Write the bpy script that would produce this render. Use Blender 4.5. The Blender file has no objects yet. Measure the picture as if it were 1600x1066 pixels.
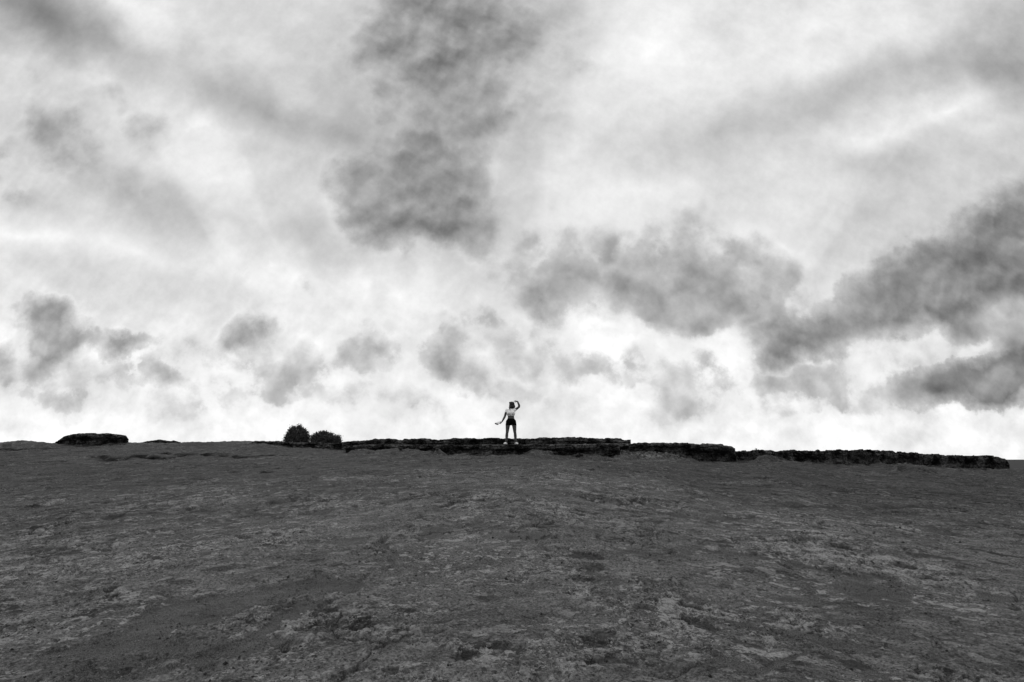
import bpy, bmesh, math, random
import numpy as np
from mathutils import Vector, Matrix

scene = bpy.context.scene
R = math.radians

# ------------------------------------------------------------------ camera
CAM_Z = 1.5
PITCH = math.atan((718 - 533) / 889.0)          # level horizon sits below the middle of the frame
cam_d = bpy.data.cameras.new('camera')
cam_d.lens = 20.0
cam_d.sensor_width = 36.0
cam_d.clip_start = 0.05
cam_d.clip_end = 200000.0
cam = bpy.data.objects.new('camera', cam_d)
cam.location = (0, 0, CAM_Z)
cam.rotation_euler = (R(90) + PITCH, 0, 0)
scene.collection.objects.link(cam)
scene.camera = cam

scene.view_settings.view_transform = 'Standard'
scene.view_settings.look = 'None'
scene.view_settings.exposure = 0.0
scene.view_settings.gamma = 1.0

CT, ST = math.cos(PITCH), math.sin(PITCH)
def ray(px, py):
    """direction through a point of the photograph (1600 wide), scaled to y = 1"""
    xc = (px - 800) / 889.0
    yc = (533 - py) / 889.0
    y = CT - yc * ST
    z = ST + yc * CT
    return xc / y, z / y
def at(px, py, Y):
    u, v = ray(px, py)
    return Vector((u * Y, Y, CAM_Z + v * Y))

# ------------------------------------------------------------------ node helper
class NT:
    def __init__(s, tree):
        s.t = tree
        s.n = tree.nodes
        s.l = tree.links
    def new(s, kind, **kw):
        n = s.n.new(kind)
        for k, v in kw.items():
            setattr(n, k, v)
        return n
    def put(s, sock, v):
        if isinstance(v, (int, float, tuple, list)):
            sock.default_value = v
        else:
            s.l.new(v, sock)
    def m(s, op, a, b=0.0, c=0.0, clamp=False):
        n = s.new('ShaderNodeMath', operation=op, use_clamp=clamp)
        s.put(n.inputs[0], a); s.put(n.inputs[1], b); s.put(n.inputs[2], c)
        return n.outputs[0]
    def v(s, op, a, b=(0, 0, 0), c=(0, 0, 0)):
        n = s.new('ShaderNodeVectorMath', operation=op)
        s.put(n.inputs[0], a)
        if op == 'SCALE':
            s.put(n.inputs[3], b)
        else:
            s.put(n.inputs[1], b); s.put(n.inputs[2], c)
        return n.outputs[0]
    def noise(s, vec, scale, detail=6.0, rough=0.55, lac=2.0, dist=0.0, dim='3D', out=0):
        n = s.new('ShaderNodeTexNoise', noise_dimensions=dim)
        s.put(n.inputs['Vector'], vec)
        n.inputs['Scale'].default_value = scale
        n.inputs['Detail'].default_value = detail
        n.inputs['Roughness'].default_value = rough
        n.inputs['Lacunarity'].default_value = lac
        n.inputs['Distortion'].default_value = dist
        return n.outputs[out]
    def ramp(s, x, a, b, c=0.0, d=1.0, smooth=True):
        n = s.new('ShaderNodeMapRange', interpolation_type='SMOOTHSTEP' if smooth else 'LINEAR')
        n.clamp = True
        s.put(n.inputs[0], x)
        for i, q in zip((1, 2, 3, 4), (a, b, c, d)):
            s.put(n.inputs[i], q)
        return n.outputs[0]
    def mix(s, f, a, b):
        n = s.new('ShaderNodeMix', data_type='FLOAT')
        s.put(n.inputs[0], f); s.put(n.inputs[2], a); s.put(n.inputs[3], b)
        return n.outputs[0]

# ------------------------------------------------------------------ sky
SUN_AZ, SUN_EL = R(-28), R(40)     # behind thin cloud, high up ahead of the camera
world = bpy.data.worlds.new('World')
scene.world = world
world.use_nodes = True
world.cycles.sampling_method = 'MANUAL'
world.cycles.sample_map_resolution = 512
wt = NT(world.node_tree)
wt.n.clear()
tc = wt.new('ShaderNodeTexCoord')
D = tc.outputs['Generated']
sep = wt.new('ShaderNodeSeparateXYZ'); wt.put(sep.inputs[0], D)
dx, dy, dz = sep.outputs
yy = wt.m('MAXIMUM', dy, 0.25)
cmb = wt.new('ShaderNodeCombineXYZ')
wt.put(cmb.inputs[0], wt.m('DIVIDE', dx, yy))
wt.put(cmb.inputs[1], wt.m('DIVIDE', dz, yy))
P = cmb.outputs[0]
def skew(v, k=0.0):
    n = wt.new('ShaderNodeMapping', vector_type='POINT')
    wt.put(n.inputs[0], v); n.inputs[1].default_value = (.31 + k, .57, .83 + k * .7); n.inputs[2].default_value = (0, 0, .65 + k)
    return n.outputs[0]
# the same sky laid out on a level cloud ceiling, for veils that fan up from the horizon
cm2 = wt.new('ShaderNodeCombineXYZ'); zc_ = wt.m('ADD', wt.m('MAXIMUM', dz, 0.0), .16)
wt.put(cm2.inputs[0], wt.m('DIVIDE', dx, zc_)); wt.put(cm2.inputs[1], wt.m('DIVIDE', dy, zc_))
Q = cm2.outputs[0]

def warped(vec, layers, seed):
    out = vec
    for sc_, amp, det in layers:
        nz = wt.noise(skew(vec, seed), sc_, det, 0.6, out=1, dim='2D')
        out = wt.v('ADD', out, wt.v('SCALE', wt.v('SUBTRACT', nz, (.5, .5, .5)), amp))
        seed += 3.1
    n = wt.new('ShaderNodeVectorMath', operation='MULTIPLY')
    wt.put(n.inputs[0], out); n.inputs[1].default_value = (1, 1, 0)
    return n.outputs[0]

def blobs(vec, lst, quad=False):
    acc = None
    for (px, py, rx, ry, ang, w) in lst:
        a = R(ang)                                  # positive = clockwise in the picture (down to the right)
        c = ray(px, py)
        e1 = ray(px + rx * math.cos(a) * .2, py + rx * math.sin(a) * .2)
        e2 = ray(px + ry * math.sin(a) * .2, py - ry * math.cos(a) * .2)
        v1 = ((e1[0] - c[0]) * 5, (e1[1] - c[1]) * 5)
        v2 = ((e2[0] - c[0]) * 5, (e2[1] - c[1]) * 5)
        n = wt.new('ShaderNodeMapping', vector_type='TEXTURE')
        wt.put(n.inputs[0], vec)
        n.inputs[1].default_value = (c[0], c[1], 0)
        n.inputs[2].default_value = (0, 0, math.atan2(v1[1], v1[0]))
        n.inputs[3].default_value = (math.hypot(*v1), math.hypot(*v2), 1)
        g = wt.new('ShaderNodeTexGradient', gradient_type='QUADRATIC_SPHERE' if quad else 'SPHERICAL')
        wt.put(g.inputs[0], n.outputs[0])
        acc = wt.m('MULTIPLY', g.outputs['Fac'], w) if acc is None else wt.m('MULTIPLY_ADD', g.outputs['Fac'], w, acc)
    return acc

# (x, y, radius x, radius y, tilt, weight): the cloud masses, soft veils, and bright gaps
BIG = [
 (930, 505, 130, 45, 10, .32), (230, 190, 160, 70, 35, .22), (1420, 330, 160, 60, -25, .25),
 (585, 120, 110, 170, 10, .40), (590, 220, 90, 90, 20, .35),
 (650, 10, 220, 190, 0, .9), (680, 130, 140, 240, -4, .95), (760, 50, 150, 130, 0, .65), (695, 240, 130, 150, 0, .8), (640, 310, 150, 90, 20, .75), (1610, 290, 110, 90, -45, .9),
 (690, 368, 170, 62, 6, 1.15), (580, 345, 90, 50, 30, .45), (545, 255, 110, 50, 55, .45), (800, 330, 90, 60, -10, .35),
 (870, 60, 110, 90, 0, .45), (815, 180, 90, 80, 0, .45),
 (850, 455, 110, 55, -5, .8), (950, 430, 160, 80, 8, .75), (1060, 440, 150, 90, 0, .75), (1130, 415, 110, 80, -30, .55), (1000, 345, 190, 70, -5, .40),
 (1060, 505, 80, 40, 0, .55), (1190, 400, 90, 80, 0, .35),
 (1590, 350, 130, 120, -40, 1.2), (1530, 420, 150, 110, -35, 1.3), (1430, 440, 150, 85, -30, 1.2), (1310, 500, 170, 75, -12, 1.3), (1245, 535, 100, 45, -4, 1.0),
 (1500, 480, 70, 50, 20, .9), (1600, 440, 70, 60, 0, .5),
 (1590, 560, 150, 90, -25, 1.1), (1550, 600, 190, 48, -6, 1.6), (1430, 600, 170, 70, -8, .45), (1600, 500, 90, 60, 0, .5),
 (520, 240, 90, 60, 50, .35), (500, 60, 60, 60, 0, .3), (900, 90, 130, 110, 0, .25), (870, 350, 130, 80, 0, .3), (1110, 350, 160, 70, 0, .2), (1150, 480, 100, 60, -20, .35), (1240, 430, 70, 50, 0, .3), (1600, 60, 80, 60, 0, .3), (1600, 130, 60, 50, 0, .5), (1200, 100, 160, 60, -20, .2), (770, 400, 120, 50, 0, .35),
 (120, 250, 130, 70, 38, .85), (60, 190, 120, 60, 20, .5), (215, 300, 90, 45, 40, .55), (40, 300, 70, 40, 20, .6), (-5, 255, 35, 60, 0, 1.2), (60, 120, 190, 60, 25, .45), (150, 150, 200, 60, 30, .4),
]
SMALL = [
 (330, 540, 120, 50, 0, .3), (1000, 560, 160, 50, 0, .3), (1180, 500, 90, 70, 0, .4), (420, 620, 260, 26, 0, .3), (1150, 640, 260, 30, 0, .25), (750, 650, 300, 24, 0, .22), (1420, 560, 110, 50, -20, .4), (120, 590, 160, 40, 0, .3),
 (85, 500, 75, 70, 0, 1.0), (100, 545, 55, 45, 20, .9), (60, 480, 60, 40, 0, .7), (95, 520, 60, 70, 20, .5), (185, 528, 75, 26, 0, 1.15), (262, 592, 70, 24, 12, .85), (230, 570, 110, 60, 10, .3),
 (-5, 560, 40, 35, 0, .9), (395, 425, 32, 22, 0, .7), (95, 628, 90, 20, 4, .55), (40, 600, 120, 60, 0, .3),
 (408, 510, 60, 55, 0, .85), (385, 520, 50, 30, 0, .5), (480, 480, 50, 60, 0, .4), (450, 570, 80, 60, 40, .45), (500, 560, 60, 40, 10, .25), (580, 545, 70, 40, -15, .9), (560, 575, 80, 22, 0, .3),
 (450, 600, 60, 40, 0, .35), (740, 510, 100, 40, -5, .75), (700, 565, 75, 60, 20, 1.05), (725, 590, 60, 30, 0, .5), (795, 550, 70, 50, 0, .65), (880, 570, 80, 45, 0, .45), (850, 520, 60, 50, 0, .4),
 (940, 580, 80, 40, 0, .5), (1000, 600, 80, 26, 0, .35), (1085, 620, 110, 50, 0, .35), (785, 612, 90, 20, 0, .3), (640, 620, 120, 40, 0, .25),
 (1215, 592, 110, 36, -5, .75), (1300, 610, 130, 60, 0, .35), (1350, 640, 130, 50, 0, .35), (1230, 470, 90, 50, 0, .35), (1440, 615, 150, 40, -6, .35), (300, 630, 200, 40, 0, .28), (150, 650, 200, 20, 0, .25), (1090, 575, 50, 30, 0, .3),
]
SOFT = [
 (690, 130, 210, 260, 0, .14), (690, 340, 160, 90, 10, .08),
 (50, 20, 170, 80, 20, .26), (190, 75, 300, 70, 24, .15), (330, 140, 240, 50, 22, .08), (430, 180, 170, 40, 18, .08), (370, 350, 320, 60, 14, .11), (200, 310, 160, 60, 20, .08),
 (480, 130, 200, 160, 40, .05), (1300, 165, 380, 75, -16, .13), (1440, 105, 250, 60, -16, .12), (1120, 200, 220, 90, -15, .10), (1345, 262, 150, 42, 0, .12), (1600, 120, 80, 70, 0, .22), (1560, 20, 200, 60, 0, .12),
 (1130, 300, 120, 60, 0, .08), (1270, 330, 200, 70, 10, .06), (940, 200, 160, 100, 0, .05), (250, 480, 300, 60, 4, .05), (1150, 30, 160, 60, -30, .07), (900, 40, 130, 80, 0, .12), (560, 200, 120, 120, 0, .07),
]
WHITE = [
 (20, 372, 330, 48, 8, .16), (200, 410, 260, 40, 8, .08), (1480, 178, 240, 42, -22, .18), (1560, 200, 90, 50, 0, .08), (1115, 555, 130, 55, 0, .10), (340, 560, 90, 60, 0, .12), (560, 450, 200, 60, 0, .07),
 (180, 555, 90, 40, 0, .10), (1040, 60, 200, 110, 0, .09), (545, 310, 40, 50, 0, .14), (760, 265, 60, 45, 0, .16), (830, 405, 40, 40, 0, .14), (900, 500, 90, 30, 5, .03), (1480, 510, 60, 30, 0, .14),
 (1290, 640, 100, 40, 0, .06), (970, 540, 120, 40, 0, .08), (560, 640, 300, 50, 0, .03), (420, 90, 140, 60, 30, .05), (70, 270, 50, 40, 0, .08), (620, 480, 60, 40, 0, .06), (650, 545, 50, 50, 0, .06),
]
Wb = warped(P, [(2.6, .07, 3), (8.0, .10, 8)], 1.0)
Ws = warped(P, [(6.0, .04, 3), (16.0, .07, 8)], 7.0)
Wf = warped(P, [(2.0, .12, 3), (9.0, .035, 6)], 15.0)
big = blobs(Wb, BIG)
small = wt.m('ADD', blobs(Ws, SMALL), wt.m('MULTIPLY', wt.ramp(wt.m('ABSOLUTE', wt.m('SUBTRACT', wt.m('DIVIDE', dz, yy), .125)), .12, .02), .17))
soft = blobs(Wf, SOFT)
white = blobs(wt.v('ADD', Wf, (0, 0, 0)), WHITE, quad=True)

def fb(vec, sc_, det=7.0, rough=.6, k=0.0):
    return wt.noise(skew(vec, k), sc_, det, rough, dim='2D')
def puff(vec, sc_, det=3.0):
    n = wt.new('ShaderNodeTexVoronoi', feature='SMOOTH_F1', voronoi_dimensions='2D', normalize=False)
    wt.put(n.inputs['Vector'], skew(vec, 1.3)); n.inputs['Scale'].default_value = sc_
    n.inputs['Detail'].default_value = det; n.inputs['Roughness'].default_value = .55; n.inputs['Smoothness'].default_value = .45
    return n.outputs['Distance']
Pw = wt.v('ADD', P, wt.v('SCALE', wt.v('SUBTRACT', wt.noise(skew(P, 2.0), 9.0, 5, .6, out=1, dim='2D'), (.5, .5, .5)), .06))
up = (-.010, .024, 0)                     # towards the light, for the lit crowns and shaded bases
f1 = fb(P, 4.5)
u1 = puff(Pw, 9.0, 2.0); u1s = puff(wt.v('ADD', Pw, up), 9.0, 2.0)
f2 = fb(P, 14.0, 8.0, .66, 3.0); f2s = fb(wt.v('ADD', P, (-.004, .010, 0)), 14.0, 8.0, .66, 3.0)
relief = wt.m('ADD', wt.m('MULTIPLY', wt.m('SUBTRACT', u1s, u1), .9), wt.m('MULTIPLY', wt.m('SUBTRACT', f2, f2s), .9))
pf = wt.m('SUBTRACT', .52, u1)
fan2 = wt.noise(skew(wt.v('ADD', wt.v('MULTIPLY', Q, (1, .38, 1)), wt.v('SCALE', Wb, 1.5)), 9.7), 1.7, 6.0, .58, dim='2D')
n1 = wt.m('ADD', wt.m('MULTIPLY_ADD', wt.m('SUBTRACT', fan2, .5), wt.ramp(dz, .2, .45, .0, 1.0), wt.m('MULTIPLY', wt.m('SUBTRACT', f1, .5), 1.7)), wt.m('MULTIPLY', pf, .35))
n2 = wt.m('ADD', wt.m('MULTIPLY', wt.m('SUBTRACT', f2, .5), 1.9), wt.m('MULTIPLY', pf, .8))
def dens(s, n, gain):
    pres = wt.m('MINIMUM', wt.m('MULTIPLY', s, 2.2), 1.0)
    return wt.m('MULTIPLY_ADD', n, wt.m('MULTIPLY_ADD', pres, .9, .1), wt.m('MULTIPLY', s, gain))
db = dens(big, wt.m('ADD', n1, wt.m('MULTIPLY', n2, .42)), 1.25)
ds = dens(small, n2, 1.25)

vt = wt.m('DIVIDE', dz, yy)
bg = wt.ramp(vt, 0.0, .55, .955, .925, False)
L = wt.m('SUBTRACT', wt.m('ADD', bg, white), soft)
fan = wt.noise(skew(wt.v('ADD', wt.v('MULTIPLY', Q, (1.1, .20, 1)), wt.v('SCALE', Wf, .8))), .9, 5.0, .52, dim='2D')
L = wt.m('SUBTRACT', L, wt.m('MULTIPLY', wt.ramp(fan, .43, .59), wt.ramp(vt, .12, .45, .0, .11)))
mott = fb(Wb, 6.0, 7.0, .6, 5.0)
L = wt.m('MULTIPLY_ADD', wt.m('SUBTRACT', mott, .5), wt.ramp(vt, .0, .4, .26, .09), L)
L = wt.m('MULTIPLY_ADD', wt.m('SUBTRACT', f2, .5), .16, L)
rel_s = wt.m('MULTIPLY', relief, .30)
L = wt.m('ADD', L, wt.m('MULTIPLY', rel_s, wt.ramp(vt, .45, .1, .05, .35)))
# small clouds
a_s = wt.ramp(ds, .03, .5)
c_s = wt.m('ADD', wt.ramp(ds, .1, 1.3, .92, .62, False), rel_s)
L = wt.mix(wt.m('MULTIPLY', a_s, .95), L, wt.m('MINIMUM', c_s, wt.m('ADD', L, .03)))
# large clouds
L = wt.m('MULTIPLY_ADD', wt.m('MULTIPLY', wt.ramp(db, -.30, .0), wt.m('MULTIPLY', wt.m('MINIMUM', wt.m('MULTIPLY', big, 4.0), 1.0), wt.ramp(vt, .35, .22))), .04, L)   # thin bright rims
a_b = wt.ramp(db, wt.ramp(vt, .3, .55, .0, -.12), wt.ramp(vt, .3, .55, .50, .95))
c_b = wt.m('ADD', wt.ramp(db, .0, 1.5, .88, wt.ramp(vt, .3, .55, .51, .56), False), wt.m('MULTIPLY', rel_s, .8))
L = wt.mix(a_b, L, wt.m('MINIMUM', c_b, wt.m('ADD', L, .03)))
L = wt.m('MINIMUM', wt.m('MAXIMUM', L, .3), 1.03)
# unseen sky behind the camera, brightened to light the camera-facing white top
L = wt.m('MULTIPLY', L, wt.ramp(dy, -.6, .2, 1.06, 1.0))
Llin = wt.m('POWER', L, 2.2)

sky = wt.new('ShaderNodeTexSky', sky_type='NISHITA')
sky.sun_disc = False
sky.sun_elevation = SUN_EL
sky.sun_rotation = SUN_AZ
bw = wt.new('ShaderNodeRGBToBW'); wt.put(bw.inputs[0], sky.outputs[0])
# cloud cover lies over nearly all of the clear sky; 10 units * strength 0.1 = white
total = wt.m('MULTIPLY_ADD', bw.outputs[0], .04, wt.m('MULTIPLY', Llin, 9.8))
bgn = wt.new('ShaderNodeBackground'); bgn.inputs[1].default_value = 0.1
wt.put(bgn.inputs[0], total)
wo = wt.new('ShaderNodeOutputWorld'); wt.l.new(bgn.outputs[0], wo.inputs[0])

sd = bpy.data.lights.new('sun', 'SUN')
sd.energy = 1.5
sd.angle = R(10)
sun = bpy.data.objects.new('sun', sd)
sun.rotation_euler = Vector((math.sin(SUN_AZ) * math.cos(SUN_EL), math.cos(SUN_AZ) * math.cos(SUN_EL), math.sin(SUN_EL))).to_track_quat('Z', 'Y').to_euler()
scene.collection.objects.link(sun)

# ------------------------------------------------------------------ numpy gradient noise
def _h(ix, iy, iz, seed):
    h = (ix.astype(np.uint32) * np.uint32(374761393) + iy.astype(np.uint32) * np.uint32(668265263)
         + iz.astype(np.uint32) * np.uint32(2147483647) + np.uint32((seed * 1274126177) & 0xffffffff))
    h = (h ^ (h >> np.uint32(13))) * np.uint32(1274126177)
    h = (h ^ (h >> np.uint32(15))) * np.uint32(2246822519)
    return h ^ (h >> np.uint32(16))
_a = np.arange(256) * (2 * np.pi / 256)
_GX, _GY = np.cos(_a).astype(np.float32), np.sin(_a).astype(np.float32)
_rs = np.random.RandomState(5)
_g = _rs.normal(size=(256, 3)); _g /= np.linalg.norm(_g, axis=1)[:, None]
_G3 = _g.astype(np.float32)
def pn2(x, y, seed=0):
    xi = np.floor(x); yi = np.floor(y)
    fx = (x - xi).astype(np.float32); fy = (y - yi).astype(np.float32)
    xi = xi.astype(np.int64); yi = yi.astype(np.int64)
    u = fx * fx * fx * (fx * (fx * 6 - 15) + 10); w = fy * fy * fy * (fy * (fy * 6 - 15) + 10)
    z = np.zeros_like(xi)
    def g(a, b):
        k = _h(xi + a, yi + b, z, seed) & np.uint32(255)
        return _GX[k] * (fx - a) + _GY[k] * (fy - b)
    n0 = g(0, 0); n1 = g(1, 0); n2 = g(0, 1); n3 = g(1, 1)
    p = n0 + u * (n1 - n0); q = n2 + u * (n3 - n2)
    return (p + w * (q - p)) * 1.5
def fbm2(x, y, octs=5, seed=0, gain=.5, ridged=False):
    s = 0.0; a = 1.0; t = 0.0
    for i in range(octs):
        n = pn2(x, y, seed + i * 17)
        if ridged:
            n = 1 - 2 * np.abs(n)
        s = s + a * n; t += a
        a *= gain; x = x * 2.03 + 11.3; y = y * 2.03 - 5.7
    return s / t
def pn3(x, y, zc, seed=0):
    xi = np.floor(x); yi = np.floor(y); zi = np.floor(zc)
    f = [(x - xi).astype(np.float32), (y - yi).astype(np.float32), (zc - zi).astype(np.float32)]
    xi = xi.astype(np.int64); yi = yi.astype(np.int64); zi = zi.astype(np.int64)
    u, v, w = [q * q * q * (q * (q * 6 - 15) + 10) for q in f]
    def g(a, b, c):
        k = _h(xi + a, yi + b, zi + c, seed) & np.uint32(255)
        G = _G3[k]
        return G[..., 0] * (f[0] - a) + G[..., 1] * (f[1] - b) + G[..., 2] * (f[2] - c)
    def lx(b, c):
        p = g(0, b, c); return p + u * (g(1, b, c) - p)
    a0 = lx(0, 0); a0 = a0 + v * (lx(1, 0) - a0)
    a1 = lx(0, 1); a1 = a1 + v * (lx(1, 1) - a1)
    return (a0 + w * (a1 - a0)) * 1.4
def fbm3(p, sc, octs=4, seed=0, gain=.5):
    s = 0.0; a = 1.0; t = 0.0; q = p * sc
    for i in range(octs):
        s = s + a * pn3(q[..., 0], q[..., 1], q[..., 2], seed + i * 31); t += a
        a *= gain; q = q * 2.03 + 7.1
    return s / t
def sstep(a, b, x):
    t = np.clip((x - a) / (b - a), 0, 1); return t * t * (3 - 2 * t)
def cellular(x, y, seed=0):
    """distance to the nearest and second nearest jittered cell point, and the nearest cell's hash"""
    xi = np.floor(x).astype(np.int64); yi = np.floor(y).astype(np.int64)
    d1 = np.full(x.shape, 9.0, np.float32); d2 = d1.copy(); idn = np.zeros(x.shape, np.float32)
    z = np.zeros_like(xi)
    for a in (-1, 0, 1):
        for b in (-1, 0, 1):
            h = _h(xi + a, yi + b, z, seed)
            jx = (h & np.uint32(1023)).astype(np.float32) / 1023; jy = ((h >> np.uint32(10)) & np.uint32(1023)).astype(np.float32) / 1023
            r = ((h >> np.uint32(20)) & np.uint32(1023)).astype(np.float32) / 1023
            d = np.hypot(xi + a + jx - x, yi + b + jy - y).astype(np.float32)
            near = d < d1
            d2 = np.where(near, d1, np.minimum(d2, d)); idn = np.where(near, r, idn); d1 = np.where(near, d, d1)
    return d1, d2, idn

# ------------------------------------------------------------------ materials
def mat(name):
    m = bpy.data.materials.new(name); m.use_nodes = True
    t = NT(m.node_tree); b = t.n['Principled BSDF']
    return m, t, b
def grey(t, sock, val):
    c = t.new('ShaderNodeCombineColor')
    for i in range(3):
        t.put(c.inputs[i], val)
    t.l.new(c.outputs[0], sock)
def simple(name, base, var=.25, scale=12.0, rough=.9, bump=0.0, spec=.3):
    m, t, b = mat(name)
    co = t.new('ShaderNodeTexCoord').outputs['Object']
    n = t.noise(co, scale, 5, .6)
    grey(t, b.inputs['Base Color'], t.ramp(n, .3, .7, base * (1 - var), base * (1 + var), False))
    b.inputs['Roughness'].default_value = rough
    b.inputs['Specular IOR Level'].default_value = spec
    if bump:
        bn = t.new('ShaderNodeBump'); bn.inputs['Strength'].default_value = .8; bn.inputs['Distance'].default_value = bump
        t.put(bn.inputs['Height'], t.noise(co, scale * 2.5, 6, .65)); t.l.new(bn.outputs[0], b.inputs['Normal'])
    return m

def mesh_obj(name, verts, faces, material, parent=None, smooth=False, attrs=None):
    me = bpy.data.meshes.new(name)
    verts = np.asarray(verts, np.float32); faces = np.asarray(faces, np.int32)
    k = faces.shape[1]
    me.vertices.add(len(verts)); me.vertices.foreach_set('co', verts.ravel())
    me.loops.add(faces.size); me.loops.foreach_set('vertex_index', faces.ravel())
    me.polygons.add(len(faces))
    me.polygons.foreach_set('loop_start', np.arange(0, faces.size, k, dtype=np.int32))
    me.polygons.foreach_set('loop_total', np.full(len(faces), k, np.int32))
    me.polygons.foreach_set('use_smooth', np.full(len(faces), smooth, bool))
    me.update(calc_edges=True)
    if attrs:
        for an, av in attrs.items():
            at_ = me.attributes.new(an, 'FLOAT', 'POINT'); at_.data.foreach_set('value', np.asarray(av, np.float32).ravel())
    me.materials.append(material)
    o = bpy.data.objects.new(name, me); scene.collection.objects.link(o)
    if parent: o.parent = parent
    return o
def tag(o, label=None, cat=None, group=None, kind=None):
    if label: o['label'] = label
    if cat: o['category'] = cat
    if group: o['group'] = group
    if kind: o['kind'] = kind
    return o
def empty(name, loc):
    o = bpy.data.objects.new(name, None); o.location = loc; o.empty_display_size = .2
    scene.collection.objects.link(o); return o
def grid_faces(nr, nc, wrap=False):
    i = np.arange(nr - 1)[:, None]; j = np.arange(nc if wrap else nc - 1)[None, :]
    j2 = (j + 1) % nc
    return np.stack([i * nc + j, i * nc + j2, (i + 1) * nc + j2, (i + 1) * nc + j], -1).reshape(-1, 4)

# ------------------------------------------------------------------ the rock flat
# picture row at which the broad ground surface passes, for a fan of bearings (a = X / Y) and distances
YS = np.array([0.0, 4.3, 5.5, 7.0, 9.0, 12.0, 15.5, 19.0, 22.0, 25.0, 28.0, 31.0])
def prof(*py):
    z = [0.0]
    for Y, p in zip(YS[1:], py):
        z.append(CAM_Z + ray(800, p)[1] * Y)
    return z
PX = [-400, 0, 150, 400, 560, 800, 970, 1150, 1400, 1600, 1900]
#          4.3   5.5  7    9    12   15.5 19   22   25   28   31
ROWS = [
    prof(1060, 958, 880, 824, 775, 742, 722, 709, 700, 695, 693),
    prof(1060, 956, 876, 820, 771, 741, 723, 712, 703, 697, 692.5),
    prof(1062, 958, 878, 819, 768, 738, 722, 713, 704, 696.5, 692),
    prof(1064, 962, 882, 818, 763, 734, 718, 711, 702, 692, 691),
    prof(1066, 964, 884, 816, 758, 729, 715, 709, 705, 703, 700),
    prof(1066, 964, 884, 815, 757, 730, 717, 712, 709, 706, 703),
    prof(1066, 965, 886, 819, 763, 737, 723, 717, 713, 710, 708),
    prof(1064, 966, 890, 826, 774, 747, 730, 723, 719, 716, 714),
    prof(1062, 966, 892, 832, 785, 759, 742, 733, 728, 725, 723),
    prof(1062, 968, 896, 838, 794, 769, 753, 744, 738, 735, 734),
    prof(1062, 970, 900, 842, 800, 776, 761, 752, 746, 743, 742),
]
AX = np.array([ray(p, 718)[0] for p in PX])
TAB = np.array(ROWS)
def smooth_interp(x, xs, ys):
    """monotone-ish cubic along one table axis"""
    m = np.gradient(ys, xs, axis=0)
    k = np.clip(np.searchsorted(xs, x) - 1, 0, len(xs) - 2)
    h = xs[k + 1] - xs[k]; t = np.clip((x - xs[k]) / h, 0, 1)
    return k, h, t, m
def ground_base(X, Y):
    X = np.asarray(X, float); Y = np.asarray(Y, float)
    Yc = np.clip(Y, 0, 31); a = np.clip(X / np.maximum(Yc, 3.0), AX[0], AX[-1])
    def hermite(xs, x):
        k = np.clip(np.searchsorted(xs, x, side='right') - 1, 0, len(xs) - 2)
        h = xs[k + 1] - xs[k]; t = (x - xs[k]) / h
        return k, h, t, (2 * t**3 - 3 * t**2 + 1), (t**3 - 2 * t**2 + t), (-2 * t**3 + 3 * t**2), (t**3 - t**2)
    ky, hy, ty, a0, a1, a2, a3 = hermite(YS, Yc)
    MY = np.gradient(TAB, YS, axis=1)
    kx = np.clip(np.searchsorted(AX, a, side='right') - 1, 0, len(AX) - 2)
    tx = (a - AX[kx]) / (AX[kx + 1] - AX[kx]); tx = tx * tx * (3 - 2 * tx)
    def row(k):
        return a0 * TAB[k, ky] + a1 * hy * MY[k, ky] + a2 * TAB[k, ky + 1] + a3 * hy * MY[k, ky + 1]
    z = row(kx) * (1 - tx) + row(kx + 1) * tx
    # the headland drops to the sea beyond the crest and rolls away at the sides and behind
    over = np.maximum(Y - 33, 0)
    z = z - over**1.35 * .11 - np.maximum(over - 25, 0) * .5
    side = np.maximum(np.abs(X) - 34, 0)
    z = z - side**1.3 * .06 - np.maximum(-Y - 15, 0)**1.2 * .04
    return np.maximum(z, -16.0)

def seg_d(X, Y, pts, wob=0.0, seed=3):
    """distance on the ground to a polyline given in picture coordinates (bearing and distance)"""
    if wob:
        X = X + wob * fbm2(X * 1.3, Y * 1.3, 3, seed); Y = Y + wob * fbm2(X * 1.3 + 40, Y * 1.3, 3, seed + 1)
    best = np.full(X.shape, 99.0)
    for (x0, y0), (x1, y1) in zip(pts[:-1], pts[1:]):
        vx, vy = x1 - x0, y1 - y0
        t = np.clip(((X - x0) * vx + (Y - y0) * vy) / (vx * vx + vy * vy), 0, 1)
        best = np.minimum(best, np.hypot(X - x0 - t * vx, Y - y0 - t * vy))
    return best
def hit(px, py):
    """where the sight line through a picture point meets the broad ground"""
    u, v = ray(px, py)
    Y = np.linspace(2.5, 31, 1500)
    g = ground_base(u * Y, Y) - (CAM_Z + v * Y)
    k = int(np.argmax(g >= 0)) if (g >= 0).any() else len(Y) - 1
    return (u * Y[k], Y[k])
def hits(*p):
    return [hit(x, y) for x, y in p]

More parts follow.
